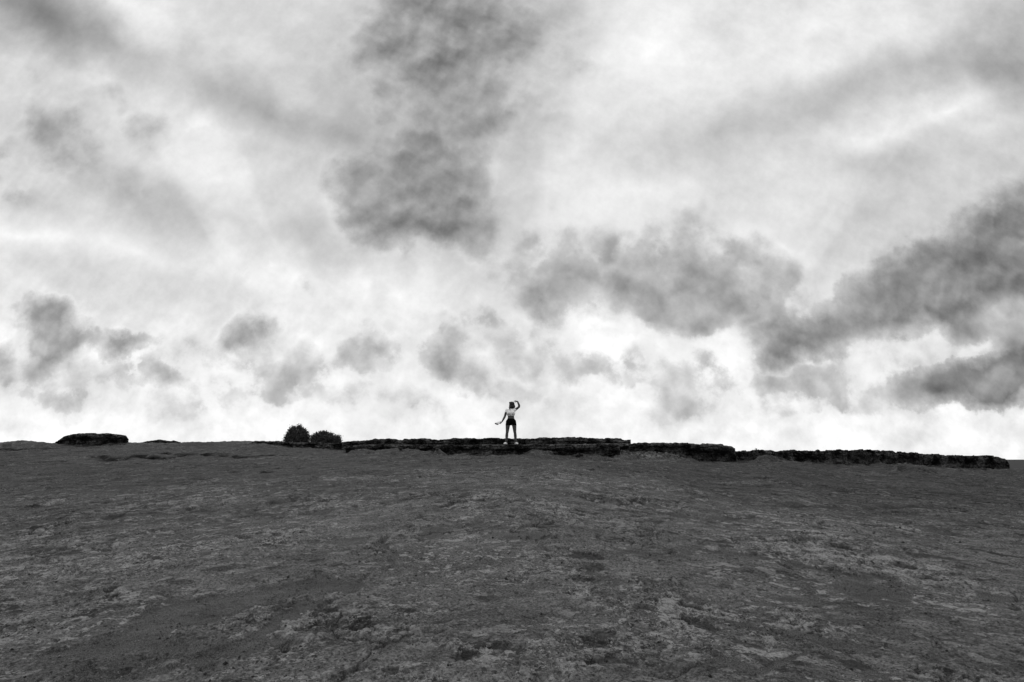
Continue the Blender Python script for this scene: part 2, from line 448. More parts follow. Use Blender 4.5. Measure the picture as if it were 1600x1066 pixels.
CHANNELS = [   # (points, half width m, depth m, sand fill)
    (hits((612, 770), (650, 800), (600, 835), (612, 880), (560, 905)), .06, .05, .8),
    (hits((668, 768), (690, 774), (722, 781), (716, 792), (710, 806), (690, 815), (640, 820)), .05, .10, 1.3),
    (hits((706, 810), (742, 815)), .10, .06, 1.0),
    (hits((930, 895), (975, 925), (1060, 965), (1110, 985)), .07, .04, .9),
    (hits((1090, 935), (1200, 945), (1280, 955), (1380, 958), (1400, 985), (1370, 1000), (1440, 1030)), .08, .045, 1.0),
    (hits((1130, 865), (1250, 885), (1400, 905), (1520, 925), (1620, 945)), .2, .06, 1.0),
    (hits((800, 830), (870, 845), (980, 862), (1080, 868)), .14, .05, .8),
    (hits((960, 792), (1100, 806), (1260, 815), (1450, 828), (1640, 842)), .2, .07, .8),
    (hits((1090, 760), (1160, 778), (1230, 800), (1350, 812)), .14, .07, .8),
    (hits((420, 790), (455, 800), (520, 795)), .2, .08, .8),
    (hits((220, 815), (280, 820), (330, 810), (400, 795)), .14, .06, .7),
    (hits((-40, 830), (10, 828), (60, 818)), .3, .1, .8),
    (hits((300, 745), (380, 748), (450, 742)), .25, .08, .6),
    (hits((1040, 1058), (1110, 1040), (1180, 1046), (1290, 1015)), .05, .03, .8),
    (hits((790, 762), (850, 778), (862, 796)), .12, .06, .7),
    (hits((1180, 790), (1320, 792), (1440, 794), (1500, 800)), .25, .10, .9),
]
SAND = hits((180, 1010), (260, 960), (420, 925), (520, 915))
SAND2 = hits((130, 1060), (300, 1030), (440, 985), (500, 950))
SCARPS = [   # low steps on the far left slope
    (hits((150, 713), (180, 719.5), (215, 713), (255, 717), (300, 711)), .22, .16),
    (hits((255, 708), (320, 711), (380, 716), (425, 714)), .22, .2),
    (hits((0, 703), (40, 704), (75, 702)), .3, .12),
]

def ground_full(X, Y, fine=True):
    z = ground_base(X, Y)
    r = np.hypot(X, Y)
    # broad hummocks, whaleback ridges running away from the camera
    z = z + .11 * fbm2(X * .32 + 4, Y * .22, 3, 11) * sstep(3, 9, r)
    wx = .72 * X + .5 * fbm2(X * .6, Y * .6, 2, 50); wy = Y + .5 * np.sqrt(X * X + 3) + .5 * fbm2(X * .6 + 9, Y * .6, 2, 51)
    med = fbm2(wx * .8, wy * .9, 4, 21)
    z = z + .055 * med
    # shallow hollows filled with dark grit
    pan = .8 * sstep(.24, .5, -med + .35 * fbm2(wx * 2.3, wy * 2.0, 3, 33))
    sand = pan.copy()
    for pts, w, d, s_ in CHANNELS:
        k = seg_d(X, Y, pts, .30)
        wv = w * (.75 + 1.1 * fbm2(X * 2, Y * 2, 3, 61))
        g = np.exp(-(k / np.maximum(wv, .03))**2)
        g = g * sstep(-.35, .25, fbm2(X * .9 + w * 50, Y * .9, 3, 62)); z = z - d * .7 * g; sand = np.maximum(sand, s_ * sstep(.05, .6, g))
    for pts, w in ((SAND, .26), (SAND2, .20)):
        k = seg_d(X, Y, pts, .45)
        g = sstep(w * 1.5, w * .5, k + .38 * fbm2(X * 2.5, Y * 2.5, 6, 63, .65))
        z = z - .03 * g; sand = np.maximum(sand, g)
    z = z + .085 * fbm2(X * 1.9, Y * .9, 5, 161, .62) * sstep(16, 26, Y)
    z = z + .26 * np.exp(-((X + 23.0) / 1.8)**2 - ((Y - 27.0) / .9)**2) + .12 * np.exp(-((X + 19.5) / 1.5)**2 - ((Y - 28.5) / 1.2)**2)
    for pts, w, d in SCARPS:
        k = seg_d(X, Y, pts, .3)
        z = z - d * np.exp(-(k / w)**2)
    # drifts of crumbled rock banked against the foot of the ledges
    band = sstep(20.0, 22.6, Y + .06 * np.abs(X)) * sstep(-7.5, -5, X) * sstep(19, 15, X)
    dn = fbm2(X * .55 + 3, Y * .4, 4, 141, .55)
    z = z + band * .24 * sstep(.08, .40, dn) * (Y < 33)
    if not fine:
        return z, sand
    sand = np.clip(sand, 0, 1)
    rough = 1 - .85 * sand
    # where the crust is broken into flakes and pits
    zone = sstep(-.02, .38, fbm2(X * .55 + 20, Y * .45, 3, 71) + .25 * fbm2(X * 3, Y * 2.4, 3, 72))
    zone = np.maximum(zone, .9 * np.exp(-(seg_d(X, Y, hits((830, 790), (880, 800)), .2) / .8)**2))
    zone = np.maximum(zone, .9 * np.exp(-(seg_d(X, Y, hits((40, 900), (280, 880)), .2) / .6)**2))
    zone = np.maximum(zone, .95 * np.exp(-(seg_d(X, Y, hits((820, 1040), (960, 1010)), .1) / .33)**2))
    zone = zone * rough
    # terraced crust: contour-like little steps with upturned rims
    s_ = fbm2(wx * 2.2 + 3, wy * 1.8, 5, 81, .55) * 3.2
    fr = s_ - np.floor(s_)
    stepz = np.floor(s_) + sstep(.0, .18, fr)
    z = z + .013 * stepz * rough * (.35 + .9 * zone)
    rim = np.exp(-((fr - .2) / .07)**2)
    z = z + .007 * rim * zone
    # platy flakes
    qx = wx * 4.6 + .8 * fbm2(X * 9, Y * 9, 2, 91); qy = wy * 3.6 + .8 * fbm2(X * 9 + 5, Y * 9, 2, 92)
    d1, d2, cid = cellular(qx, qy, 7)
    edge = sstep(.02, .16, d2 - d1)
    z = z + zone * (.020 * (cid - .5) * edge - .010 * (1 - edge))
    # pits
    p1, p2, pid = cellular(wx * 3.1 + 7, wy * 2.7, 9)
    pit = sstep(.30, .18, p1 + .1 * fbm2(X * 14, Y * 14, 2, 95)) * (pid > .60)
    pit = pit * sstep(.15, .5, zone + .25 * (pid > .93))
    z = z - .025 * pit
    # fine
    far = sstep(30, 10, r)
    z = z + (.017 * fbm2(X * 5, Y * 6, 5, 101, .62) * (.15 + .85 * rough) + .007 * fbm2(X * 33, Y * 30, 3, 111, .6) * (.4 + .6 * rough)) 
    z = z + .022 * fbm2(X * 3.5, Y * 3.2, 3, 121) * rough
    # cracks
    c1, c2, _c = cellular(wx * .75 + .25 * fbm2(X * 3, Y * 3, 3, 131), wy * .5 + .25 * fbm2(X * 3 + 4, Y * 3, 3, 132), 13)
    ck = sstep(.045, .0, c2 - c1) * sstep(-.1, .3, fbm2(X * .4, Y * .4, 2, 133))
    z = z - .040 * ck
    sand = np.clip(np.maximum(sand, .95 * ck), 0, 1)
    flake = zone * np.maximum(rim, (cid > .62) * edge)
    return z, sand, zone, flake, np.clip(pit, 0, 1)

ths = np.concatenate([np.linspace(-180, -60, 90, endpoint=False), np.linspace(-60, -49, 60, endpoint=False),
                      np.linspace(-49, 49, 1500, endpoint=False), np.linspace(49, 60, 60, endpoint=False), np.linspace(60, 180, 91)[:-1]])
rs = np.concatenate([np.linspace(.25, 3.2, 60, endpoint=False), 3.2 * (34 / 3.2) ** np.linspace(0, 1, 950, endpoint=False), 34 * (170 / 34) ** np.linspace(0, 1, 80)])
TH, RR = np.meshgrid(np.radians(ths), rs)
GX_, GY_ = RR * np.sin(TH), RR * np.cos(TH)
gz, gsand, gzone, gflake, gpit = ground_full(GX_, GY_)
gv = np.stack([GX_, GY_, gz], -1).reshape(-1, 3)
gvignette_scarp = 1.05 * np.clip(sstep(8, 16.5, GY_ + .22 * np.abs(GX_) + 3.0 * fbm2(GX_ * .25, GY_ * .5, 4, 151) - 1.6 * np.exp(-(GX_ / 5)**2)), 0, 1)  # tonal falloff painted in with distance, standing in for lens vignetting
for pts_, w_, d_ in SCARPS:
    gvignette_scarp = gvignette_scarp + 1.3 * np.exp(-(seg_d(GX_, GY_ - .1, pts_, .3) / (w_ * 1.5))**2) * sstep(-.5, .1, fbm2(GX_ * 2, GY_ * 2, 3, 171))
gvignette_scarp = np.clip(gvignette_scarp, 0, 1.9)
nf = grid_faces(len(rs), len(ths), True)[:, ::-1]
# close the small hole under the camera with a centre vertex
cz = float(gz[0].mean()); gv = np.vstack([gv, [[0, 0, cz]]])
hub = len(gv) - 1
ci = np.arange(len(ths)); # ring of triangles as degenerate-free quads: pairs of neighbouring steps
ce = np.arange(0, len(ths), 2)
fan = np.stack([np.full(len(ce), hub), ce, (ce + 1) % len(ths), (ce + 2) % len(ths)], -1)[:, ::-1]

m_ground, t, b = mat('weathered_limestone')
def attr(t, n):
    a = t.new('ShaderNodeAttribute'); a.attribute_name = n; return a.outputs['Fac']
co = t.new('ShaderNodeTexCoord').outputs['Object']
sp = t.new('ShaderNodeSeparateXYZ'); t.put(sp.inputs[0], co)
arc = t.m('MULTIPLY', t.m('SQRT', t.m('MULTIPLY_ADD', sp.outputs[0], sp.outputs[0], 3.0)), .50)   # the beds outcrop in arcs round the dome
cx = t.new('ShaderNodeCombineXYZ'); t.put(cx.inputs[0], t.m('MULTIPLY', sp.outputs[0], .62)); t.put(cx.inputs[1], t.m('ADD', sp.outputs[1], arc)); t.put(cx.inputs[2], sp.outputs[2])
ca = cx.outputs[0]
n_big = t.noise(ca, .35, 4, .55)
n_mid = t.noise(ca, 3.0, 7, .65)
n_fine = t.noise(co, 40.0, 6, .7)
n_grit = t.noise(co, 130.0, 3, .8)
base = t.m('MULTIPLY', t.ramp(n_big, .4, .6, .108, .142, False), t.ramp(n_mid, .38, .62, .72, 1.28, False))
base = t.m('MULTIPLY', base, t.ramp(n_fine, .40, .60, .50, 1.50, False))
base = t.m('MULTIPLY', base, t.ramp(n_grit, .38, .62, .70, 1.30, False))
# pale lichen crust on the flakes
fl = attr(t, 'flake')
pale = t.m('MULTIPLY', fl, t.ramp(t.noise(co, 7.0, 5, .6), .42, .56))
pale = t.m('MULTIPLY', pale, t.ramp(n_fine, .35, .6, .45, 1.0))
base = t.mix(pale, base, .38)
gate = t.ramp(t.noise(t.v('ADD', ca, (3, 8, 0)), .9, 5, .65), .44, .58)
spk = t.m('MULTIPLY', t.ramp(t.noise(ca, 5.2, 7, .66), .572, .588), t.m('MULTIPLY_ADD', gate, .6, .4))
spk2 = t.m('MULTIPLY', t.ramp(t.noise(t.v('ADD', co, (5, 1, 7)), 10.0, 5, .68), .585, .61), t.m('MULTIPLY_ADD', gate, .6, .4))
base = t.mix(t.m('MULTIPLY', t.m('MAXIMUM', spk, spk2), .85), base, t.m('MULTIPLY', t.ramp(n_fine, .4, .6, .8, 1.15), .37))
gate2 = t.ramp(t.noise(t.v('ADD', ca, (13, 2, 0)), .8, 5, .65), .42, .58)
dk = t.ramp(t.noise(t.v('ADD', ca, (9, 4, 2)), 3.6, 7, .66), .56, .59)
dk2 = t.ramp(t.noise(t.v('ADD', co, (19, 4, 2)), 11.0, 5, .68), .585, .61)
base = t.mix(t.m('MULTIPLY', t.m('MAXIMUM', t.m('MULTIPLY', dk, t.m('MULTIPLY_ADD', gate2, .85, .15)), dk2), .8), base, .030)
terr = t.m('FRACT', t.m('MULTIPLY', t.noise(ca, 1.7, 8, .6), 16.0))
zn = t.m('MULTIPLY_ADD', attr(t, 'zone'), .75, .25)
base = t.mix(t.m('MULTIPLY', t.m('MULTIPLY', t.ramp(terr, .20, .02), zn), t.m('MULTIPLY', gate, .9)), base, .42)
base = t.mix(t.m('MULTIPLY', t.m('MULTIPLY', t.ramp(terr, .72, .98), zn), .75), base, .030)
base = t.mix(t.m('MULTIPLY', attr(t, 'pit'), .75), base, .026)
# grit in the hollows
sand_c = t.m('MULTIPLY', t.ramp(n_grit, .40, .60, .028, .17, False), t.ramp(n_mid, .4, .6, .8, 1.2, False))
vor = t.new('ShaderNodeTexVoronoi'); t.put(vor.inputs['Vector'], co); vor.inputs['Scale'].default_value = 55
gr = t.ramp(vor.outputs['Distance'], .12, .3, .35, 1.0)
sand_c = t.m('MULTIPLY', sand_c, gr)
sm = t.ramp(t.m('ADD', attr(t, 'sand'), t.m('MULTIPLY', t.m('SUBTRACT', t.noise(co, 9.0, 8, .75), .5), 1.9)), .36, .70)
base = t.mix(t.m('MULTIPLY', sm, .95), base, sand_c)
base = t.m('MULTIPLY', base, t.m('SUBTRACT', 1.0, t.m('MULTIPLY', attr(t, 'vignette_scarp'), .56)))   # lens-like falloff painted darker into the outer flat, plus dark scarp rock
grey(t, b.inputs['Base Color'], base)
b.inputs['Roughness'].default_value = .95
b.inputs['Specular IOR Level'].default_value = .12
bn = t.new('ShaderNodeBump'); bn.inputs['Strength'].default_value = 1.0; bn.inputs['Distance'].default_value = .05
t.put(bn.inputs['Height'], t.m('ADD', t.m('ADD', n_fine, t.m('MULTIPLY', n_grit, .35)), t.m('MULTIPLY', t.noise(co, 14.0, 6, .65), 1.2)))
t.l.new(bn.outputs[0], b.inputs['Normal'])
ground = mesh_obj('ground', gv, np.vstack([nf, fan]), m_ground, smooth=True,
                  attrs={'sand': np.append(gsand.ravel(), 0), 'vignette_scarp': np.append(gvignette_scarp.ravel(), 0), 'zone': np.append(gzone.ravel(), 0), 'flake': np.append(gflake.ravel(), 0), 'pit': np.append(gpit.ravel(), 0)})
tag(ground, kind='structure')

def gz_at(X, Y):
    return ground_full(np.asarray(X, float), np.asarray(Y, float))[0]

# ------------------------------------------------------------------ sea
m_sea, t, b = mat('sea_water')
co = t.new('ShaderNodeTexCoord').outputs['Object']
grey(t, b.inputs['Base Color'], .035)
b.inputs['Roughness'].default_value = .7
b.inputs['Specular IOR Level'].default_value = .03
bn = t.new('ShaderNodeBump'); bn.inputs['Strength'].default_value = 1; bn.inputs['Distance'].default_value = 1.2
t.put(bn.inputs['Height'], t.noise(t.v('MULTIPLY', co, (1, .5, 1)), .12, 8, .65)); t.l.new(bn.outputs[0], b.inputs['Normal'])
rr = 40 * (60000 / 40.) ** np.linspace(0, 1, 40); aa = np.linspace(0, 2 * np.pi, 97)[:-1]
A, Q = np.meshgrid(aa, rr)
sv = np.stack([Q * np.cos(A), Q * np.sin(A), np.full_like(A, -13.0)], -1).reshape(-1, 3)
sea = mesh_obj('sea', sv, grid_faces(40, 96, True), m_sea, smooth=True)
tag(sea, kind='structure')

# ------------------------------------------------------------------ rock ledges
def rock_mat(name, lo, hi, bump=.05, strata=1.0):
    m, t, b = mat(name)
    co = t.new('ShaderNodeTexCoord').outputs['Object']
    n = t.noise(co, 2.2, 7, .68)
    n2 = t.noise(co, 16.0, 6, .7)
    st = t.noise(t.v('MULTIPLY', co, (.6, .6, 9.0)), 1.6, 6, .6)
    v = t.m('MULTIPLY', t.ramp(n, .42, .64, lo, hi, False), t.ramp(n2, .38, .62, .4, 1.6, False))
    v = t.m('MULTIPLY', v, t.ramp(st, .42, .58, 1 - .35 * strata, 1 + .3 * strata, False))
    grey(t, b.inputs['Base Color'], v)
    b.inputs['Roughness'].default_value = .95
    b.inputs['Specular IOR Level'].default_value = .1
    bn = t.new('ShaderNodeBump'); bn.inputs['Strength'].default_value = 1.0; bn.inputs['Distance'].default_value = bump
    t.put(bn.inputs['Height'], t.m('ADD', t.m('ADD', n2, t.m('MULTIPLY', n, 1.5)), st)); t.l.new(bn.outputs[0], b.inputs['Normal'])
    return m
M_rock = rock_mat('dark_caprock', .008, .12, .06)
M_rough = rock_mat('dark_pitted_rock', .007, .11, .09, .2)
M_rubble = rock_mat('pale_rubble_rock', .05, .15, .03, .3)
M_stone = rock_mat('loose_dark_stone', .018, .07, .01, .2)

def ledge(name, pts, depth, label, cat, cut=.35, seed=1, jag=.05, lump=.09, step=.035, sink=.5, group=None, material=None, capped=(1, 1), rows=64, toeout=.0, freq=1.0):
    """a bed of rock: pts = (picture x, picture y of lip, picture y of foot, distance) sampled along its front"""
    pts = np.array(pts, float)
    P0 = []
    for px, pt, pb, Y in pts:
        u, v = ray(px, pt); v2 = ray(px, pb)[1]
        P0.append((u * Y, Y, CAM_Z + v * Y, CAM_Z + v2 * Y))
    P0 = np.array(P0)
    L_ = np.concatenate([[0], np.cumsum(np.hypot(np.diff(P0[:, 0]), np.diff(P0[:, 1])))])
    n = max(60, int(L_[-1] / step))
    s = np.linspace(0, L_[-1], n)
    x, y, zt, zb = [np.interp(s, L_, P0[:, i]) for i in range(4)]
    # ragged plan line, ragged lip
    zero = np.zeros_like(s)
    blk = cellular(s * 1.1 * freq + seed * 9.1, zero + .5, seed)[2] - .5
    y = y + (.45 * fbm2(s * .7 + seed, zero, 4, seed) + .22 * blk * jag / .05)
    zt = zt + jag * (fbm2(s * 1.3 + seed * 3, zero, 5, seed + 5, .62) * 1.1 + .6 * (cellular(s * 1.7 * freq, zero + .3, seed + 2)[2] - .5))
    zb = zb + sink * .35 * fbm2(s * 1.1 + seed, zero + 3, 4, seed + 6, .6)
    h = np.maximum(zt - zb, .05)
    uc = cut * (.55 + .9 * fbm2(s * .8 + 5, zero, 3, seed + 9)) * np.clip(h / .5, .3, 1.4)
    uc = np.maximum(uc, -.05)
    prof_ = [  # (t, dy, height fraction)
        (0.00, .9, -1.0), (.08, .75, -.25), (.16, .80, .02), (.26, 1.0, .25), (.36, .85, .46), (.44, .25, .58), (.50, .05, .68), (.58, .0, .82), (.64, .03, .93), (.68, .12, 1.0)]
    T = np.linspace(0, 1, rows)
    tt = np.array([p[0] for p in prof_]); dyf = np.array([p[1] for p in prof_]); hf = np.array([p[2] for p in prof_])
    DY = np.zeros((rows, n)); Z = np.zeros((rows, n))
    for r_, tq in enumerate(T):
        if tq <= .68:
            a = np.interp(tq, tt, dyf); c = np.interp(tq, tt, hf)
            DY[r_] = a * uc - toeout * h * max(0, .35 - c); Z[r_] = np.where(c < 0, zb + c * sink, zb + c * h)
        else:
            k = (tq - .68) / .32
            DY[r_] = .12 * uc + depth * min(1, k / .85) + (.25 * (k - .85) / .15 if k > .85 else 0)
            back = max(0, (k - .85) / .15)
            Z[r_] = zt - .03 * math.sin(k * 3) - back * (h + sink)
    X = np.tile(x, (rows, 1)); Yg = y[None] + DY
    V = np.stack([X, Yg, Z], -1)
    # strata: push alternate beds in and out, plus lumps
    lay = fbm2(V[..., 2] * 7 + .35 * fbm2(s * .9, zero, 2, seed + 4)[None] * 3, np.tile(s * .25, (rows, 1)), 3, seed + 20)
    face = sstep(.75, .6, T)[:, None]
    V[..., 1] -= face * .14 * lay * (.4 + .6 * np.abs(fbm2(V[..., 0] * .8, V[..., 2] * 2, 2, seed + 22)) * 2)
    crag = cellular(V[..., 0] * 3.2 * freq + seed, V[..., 2] * 6.0, seed + 60)
    V[..., 1] -= face * .10 * (crag[2] - .5) + face * .05 * sstep(.0, .3, crag[1] - crag[0])
    N5 = fbm3(V, 7.0, 4, seed + 70, .6)
    V[..., 1] -= face * .05 * N5; V[..., 2] += .025 * N5
    N3 = fbm3(V, 2.2, 5, seed + 30, .58)
    V[..., 1] -= face * lump * 1.6 * N3
    V[..., 2] += (.25 + .75 * face) * lump * .6 * fbm3(V + 9, 3.4, 5, seed + 40, .6)
    V[..., 0] += face * lump * .8 * fbm3(V + 19, 3.0, 4, seed + 50, .6)
    V[..., 0] += DY * (x / y)[None]            # the bed runs straight back from its front
    # end walls
    cols = [V]
    if capped[0]:
        e = V[:, :1].copy(); e[..., 1] = V[:30, :1, 1].mean(); e[..., 0] = V[:30, :1, 0].mean() - .03; cols.insert(0, e)
    if capped[1]:
        e = V[:, -1:].copy(); e[..., 1] = V[:30, -1:, 1].mean(); e[..., 0] = V[:30, -1:, 0].mean() + .03; cols.append(e)
    V = np.concatenate(cols, 1)
    o = mesh_obj(name, V.reshape(-1, 3), grid_faces(V.shape[0], V.shape[1]), material or M_rock)
    tag(o, label, cat, group)
    return o

ledge('rock_ledge', [(536, 692, 699, 24.8), (552, 689.5, 699, 24.8), (575, 687, 699, 24.7), (588, 684.5, 699, 24.7), (600, 686, 699, 24.6), (640, 686, 699, 24.5), (700, 685.8, 699, 24.4), (765, 684.8, 698, 24.3), (800, 685.2, 698, 24.3),
      (838, 684.6, 698, 24.3), (843, 682.6, 698, 24.3), (850, 684.3, 698, 24.3), (885, 683.5, 698, 24.3), (915, 683, 698, 24.3), (945, 684.8, 698, 24.3), (984, 686.5, 698, 24.3)], 3.2,
      'long dark flat-topped rock ledge rising behind the standing woman', 'rock ledge', cut=.12, seed=3, jag=.075, lump=.07, rows=56)
ledge('rock_ledge', [(541, 698, 707, 22.6), (565, 695, 710, 22.4), (590, 694.6, 707.5, 22.4), (612, 694.2, 711, 22.2), (640, 695, 708.5, 22.5), (665, 694.8, 711.5, 22.1), (690, 695.2, 706, 22.7), (720, 695.6, 708, 22.6), (760, 695.2, 711, 22.1), (785, 694.9, 712, 21.9), (815, 694.7, 712.5, 21.9),
      (850, 694.6, 713, 22), (890, 694.4, 714.5, 21.9), (925, 693.6, 717, 21.7), (967, 692.8, 718, 21.6)], 3.0,
      'black undercut rock ledge with the woman standing on its edge', 'rock ledge', cut=.55, seed=8, jag=.02, lump=.08, rows=70)
ledge('rock_ledge', [(966, 692.3, 705, 23.6), (990, 692.0, 705, 23.6), (1040, 691.8, 704, 23.5), (1075, 692.6, 712, 23.2), (1100, 693.2, 719.5, 22.8), (1125, 695, 720.5, 22.7), (1134, 697.0, 721, 22.7), (1146, 698.0, 722.5, 22.7), (1149.5, 701, 722, 22.7)], 3.0,
      'low dark ledge overhanging a pale rubble slope, right of the woman', 'rock ledge', cut=.6, seed=14, jag=.07, lump=.08, rows=70)
ledge('rock_ledge', [(1146, 703.6, 716, 24.2), (1200, 703.6, 718, 24.4), (1260, 704, 721.5, 24.6), (1300, 703.8, 725.5, 24.8), (1338, 702.4, 727, 25), (1362, 702.2, 727, 25), (1376, 704.8, 726.8, 25.2), (1405, 706, 726, 25.4), (1424, 706.6, 724.5, 25.6), (1431, 709.2, 725, 25.7),
      (1480, 711, 728, 26), (1520, 711.6, 730.5, 26.3), (1548, 712.6, 733, 26.4), (1560, 714.2, 734, 26.5), (1566, 718, 734.5, 26.6), (1571, 725, 735, 26.8), (1574, 734, 736, 27)], 2.2,
      'long rough pitted rock bank with a rounded end, by the sea', 'rock bank', cut=.10, seed=21, jag=.085, lump=.13, rows=64, material=M_rough, toeout=.35, freq=2.0)
ledge('rock_ledge', [(396, 691.0, 693, 27.4), (420, 689.6, 695.5, 27.2), (442, 690.0, 697, 27), (455, 691, 702, 26.7), (476, 691.5, 702.5, 26.7), (484, 691.5, 697, 26.9), (505, 692, 698.5, 26.8), (528, 692, 700, 26.7), (545, 690, 699.5, 26.8), (560, 689.5, 700, 26.8)], 2.4,
      'low dark rock step beneath the two round bushes', 'rock ledge', cut=.3, seed=27, jag=.05, lump=.07, rows=56)
ledge('flat_topped_rock', [(86, 692.5, 694.5, 28.1), (92, 686.0, 694.8, 28), (101, 681, 695, 27.9), (110, 679, 695.5, 27.8), (125, 677.9, 695.5, 27.8), (150, 677.2, 695, 27.8), (172, 677.4, 695, 27.8), (186, 678.4, 695, 27.8), (195, 681, 695, 27.9), (198.5, 686, 695, 28), (200, 691, 695, 28.1)], 2.0,
      'dark flat-topped boulder alone on the skyline at far left', 'rock', cut=.45, seed=33, jag=.045, lump=.09, step=.03, rows=70)
ledge('rock_outcrop', [(222, 691.5, 693, 30), (238, 688.2, 692.5, 29.9), (246, 686.8, 692.5, 29.9), (258, 688.0, 692.5, 29.9), (268, 689.2, 692.5, 29.9), (273, 688.6, 692.5, 29.9), (282, 691.5, 693, 30)], 1.2,
      'tiny low hump of rock on the skyline beside the flat-topped boulder', 'rock', cut=.05, seed=39, jag=.02, lump=.04, step=.025, rows=48, material=rock_mat('grey_knob_rock', .03, .07))

# ------------------------------------------------------------------ rubble under the right-hand ledge
rng = np.random.RandomState(4)
def ico_unit(sub=1):
    bm = bmesh.new(); bmesh.ops.create_icosphere(bm, subdivisions=sub, radius=1)
    v = np.array([q.co[:] for q in bm.verts]); f = np.array([[q.index for q in p.verts] for p in bm.faces]); bm.free()
    return v, f
IV, IF = ico_unit(1); IV2, IF2 = ico_unit(2)
def stone_v(size, flat, rg, base=IV):
    n = rg.normal(size=3) * 5
    r_ = 1 + .55 * fbm3(base + n, 1.1, 2, 3)
    v = base * r_[:, None] * np.array([1.0, rg.uniform(.6, .95), flat]) * size
    a = rg.uniform(0, 6.283); c, s_ = math.cos(a), math.sin(a)
    return v @ np.array([[c, s_, 0], [-s_, c, 0], [0, 0, 1]])
# the slope itself
us = np.linspace(0, 1, 90); vs_ = np.linspace(0, 1, 40)
U, V_ = np.meshgrid(us, vs_)
x0 = at(962, 718, 21.8).x; x1 = at(1098, 718, 22.2).x
SX = x0 + (x1 - x0) * U; SY = 21.55 + 2.2 * V_
zlo = ground_full(SX, SY)[0]
rise = (.30 * sstep(.0, .75, V_)) * (.75 + .35 * fbm2(SX * 1.5, SY * 1.5, 3, 5)) * sstep(0, .06, U) * sstep(1.0, .72, U)
SZ = zlo - .05 + rise + .05 * fbm2(SX * 5, SY * 5, 4, 77) 
slope = mesh_obj('rubble_slope', np.stack([SX, SY, SZ], -1).reshape(-1, 3), grid_faces(40, 90), M_rubble, smooth=True)
tag(slope, kind='structure')
vv, ff, off = [], [], 0
for i in range(520):
    u, w = rng.uniform(.03, .95), rng.uniform(.05, .98)
    if rng.rand() < .35: u, w = rng.normal(.72, .12), rng.uniform(.1, .7)
    j, k = int(np.clip(w, 0, 1) * 39), int(np.clip(u, 0, 1) * 89)
    v = stone_v(rng.uniform(.02, .07), rng.uniform(.5, .9), rng) + np.array([SX[j, k], SY[j, k], SZ[j, k] + .01])
    vv.append(v); ff.append(IF + off); off += len(v)
tag(mesh_obj('rubble', np.vstack(vv), np.vstack(ff), M_rubble), 'pale broken rubble spilled below the dark overhanging ledge', 'rubble', kind='stuff')

# ------------------------------------------------------------------ loose stones on the flat
seen = [(88, 911), (46, 893), (98, 890), (450, 906), (635, 974), (1029, 1010), (1064, 996), (1119, 897), (1315, 828), (1185, 762), (1395, 955), (1350, 980), (372, 972), (415, 968), (446, 980), (152, 946), (310, 940), (575, 936),
        (650, 895), (846, 960), (1560, 975), (1446, 960), (1165, 1005), (945, 1022), (1030, 880), (878, 880), (1258, 835), (1216, 800), (560, 870), (30, 870), (700, 1040), (528, 1062), (1580, 870), (1500, 845), (770, 838), (960, 830),
        (330, 866), (205, 930), (60, 990), (18, 1020), (470, 1005), (390, 1020), (250, 995), (1250, 1040), (1480, 1020), (1330, 1045), (1110, 1062), (905, 900), (1390, 900), (1215, 925)]
protos = []
for i in range(6):
    v = stone_v(1.0, rng.uniform(.55, .8), rng, IV2)
    me = mesh_obj('loose_stone', v, IF2, M_stone)
    protos.append(me.data); bpy.data.objects.remove(me)
xs, ys_ = zip(*[hit(px, py) for px, py in seen])
zs = gz_at(xs, ys_)
stone_at = list(zip(xs, ys_, zs, [1.0] * len(seen)))
rx_, ry_ = rng.uniform(-1, 1, 30), rng.uniform(3.6, 14, 30); rx_ = rx_ * ry_ * .9
rz_ = gz_at(rx_, ry_)
stone_at += list(zip(rx_, ry_, rz_, [.5] * 30))
for i, (x, y, z, k) in enumerate(stone_at):
    o = bpy.data.objects.new('loose_stone', protos[i % 6]); scene.collection.objects.link(o)
    s_ = rng.uniform(.008, .014) * k * (1 + .09 * max(0, y - 5))
    o.location = (x, y, z + s_ * .35); o.scale = (s_, s_, s_); o.rotation_euler = (rng.uniform(-.3, .3), rng.uniform(-.3, .3), rng.uniform(0, 6.28))
    tag(o, 'small dark loose stone lying on the bare rock flat', 'stone', 'small dark loose stones strewn over the rock flat')
# grit: thousands of crumbs in the hollows
N = 60000
gx = rng.uniform(-1, 1, N); gy = 3.3 * (16 / 3.3) ** rng.uniform(0, 1, N); gx = gx * gy * .95
zz, ss = ground_full(gx, gy)[:2]
keep = rng.rand(N) < (.38 + .6 * sstep(.3, .8, ss)); gx, gy, zz = gx[keep], gy[keep], zz[keep]
O4 = np.array([[1, 0, 0], [-1, 0, 0], [0, 1, 0], [0, -1, 0], [0, 0, 1], [0, 0, -.6]], float)
F4 = np.array([[0, 2, 4], [2, 1, 4], [1, 3, 4], [3, 0, 4], [2, 0, 5], [1, 2, 5], [3, 1, 5], [0, 3, 5]])
sz = rng.lognormal(-5.55, .42, len(gx)) * (1 + .05 * gy)
j6 = 1 + .35 * rng.normal(size=(len(gx), 6, 1))
aa_ = rng.uniform(0, 6.28, len(gx))
v = O4[None] * j6 * sz[:, None, None] * np.array([1.2, .9, .7])
c, s_ = np.cos(aa_)[:, None], np.sin(aa_)[:, None]
vx = v[..., 0] * c - v[..., 1] * s_ + gx[:, None]; vy = v[..., 0] * s_ + v[..., 1] * c + gy[:, None]; vz = v[..., 2] + zz[:, None] + sz[:, None] * .25
f = (F4[None] + (np.arange(len(gx)) * 6)[:, None, None]).reshape(-1, 3)
M_grit = rock_mat('coarse_grit', .03, .17, .01, .0)
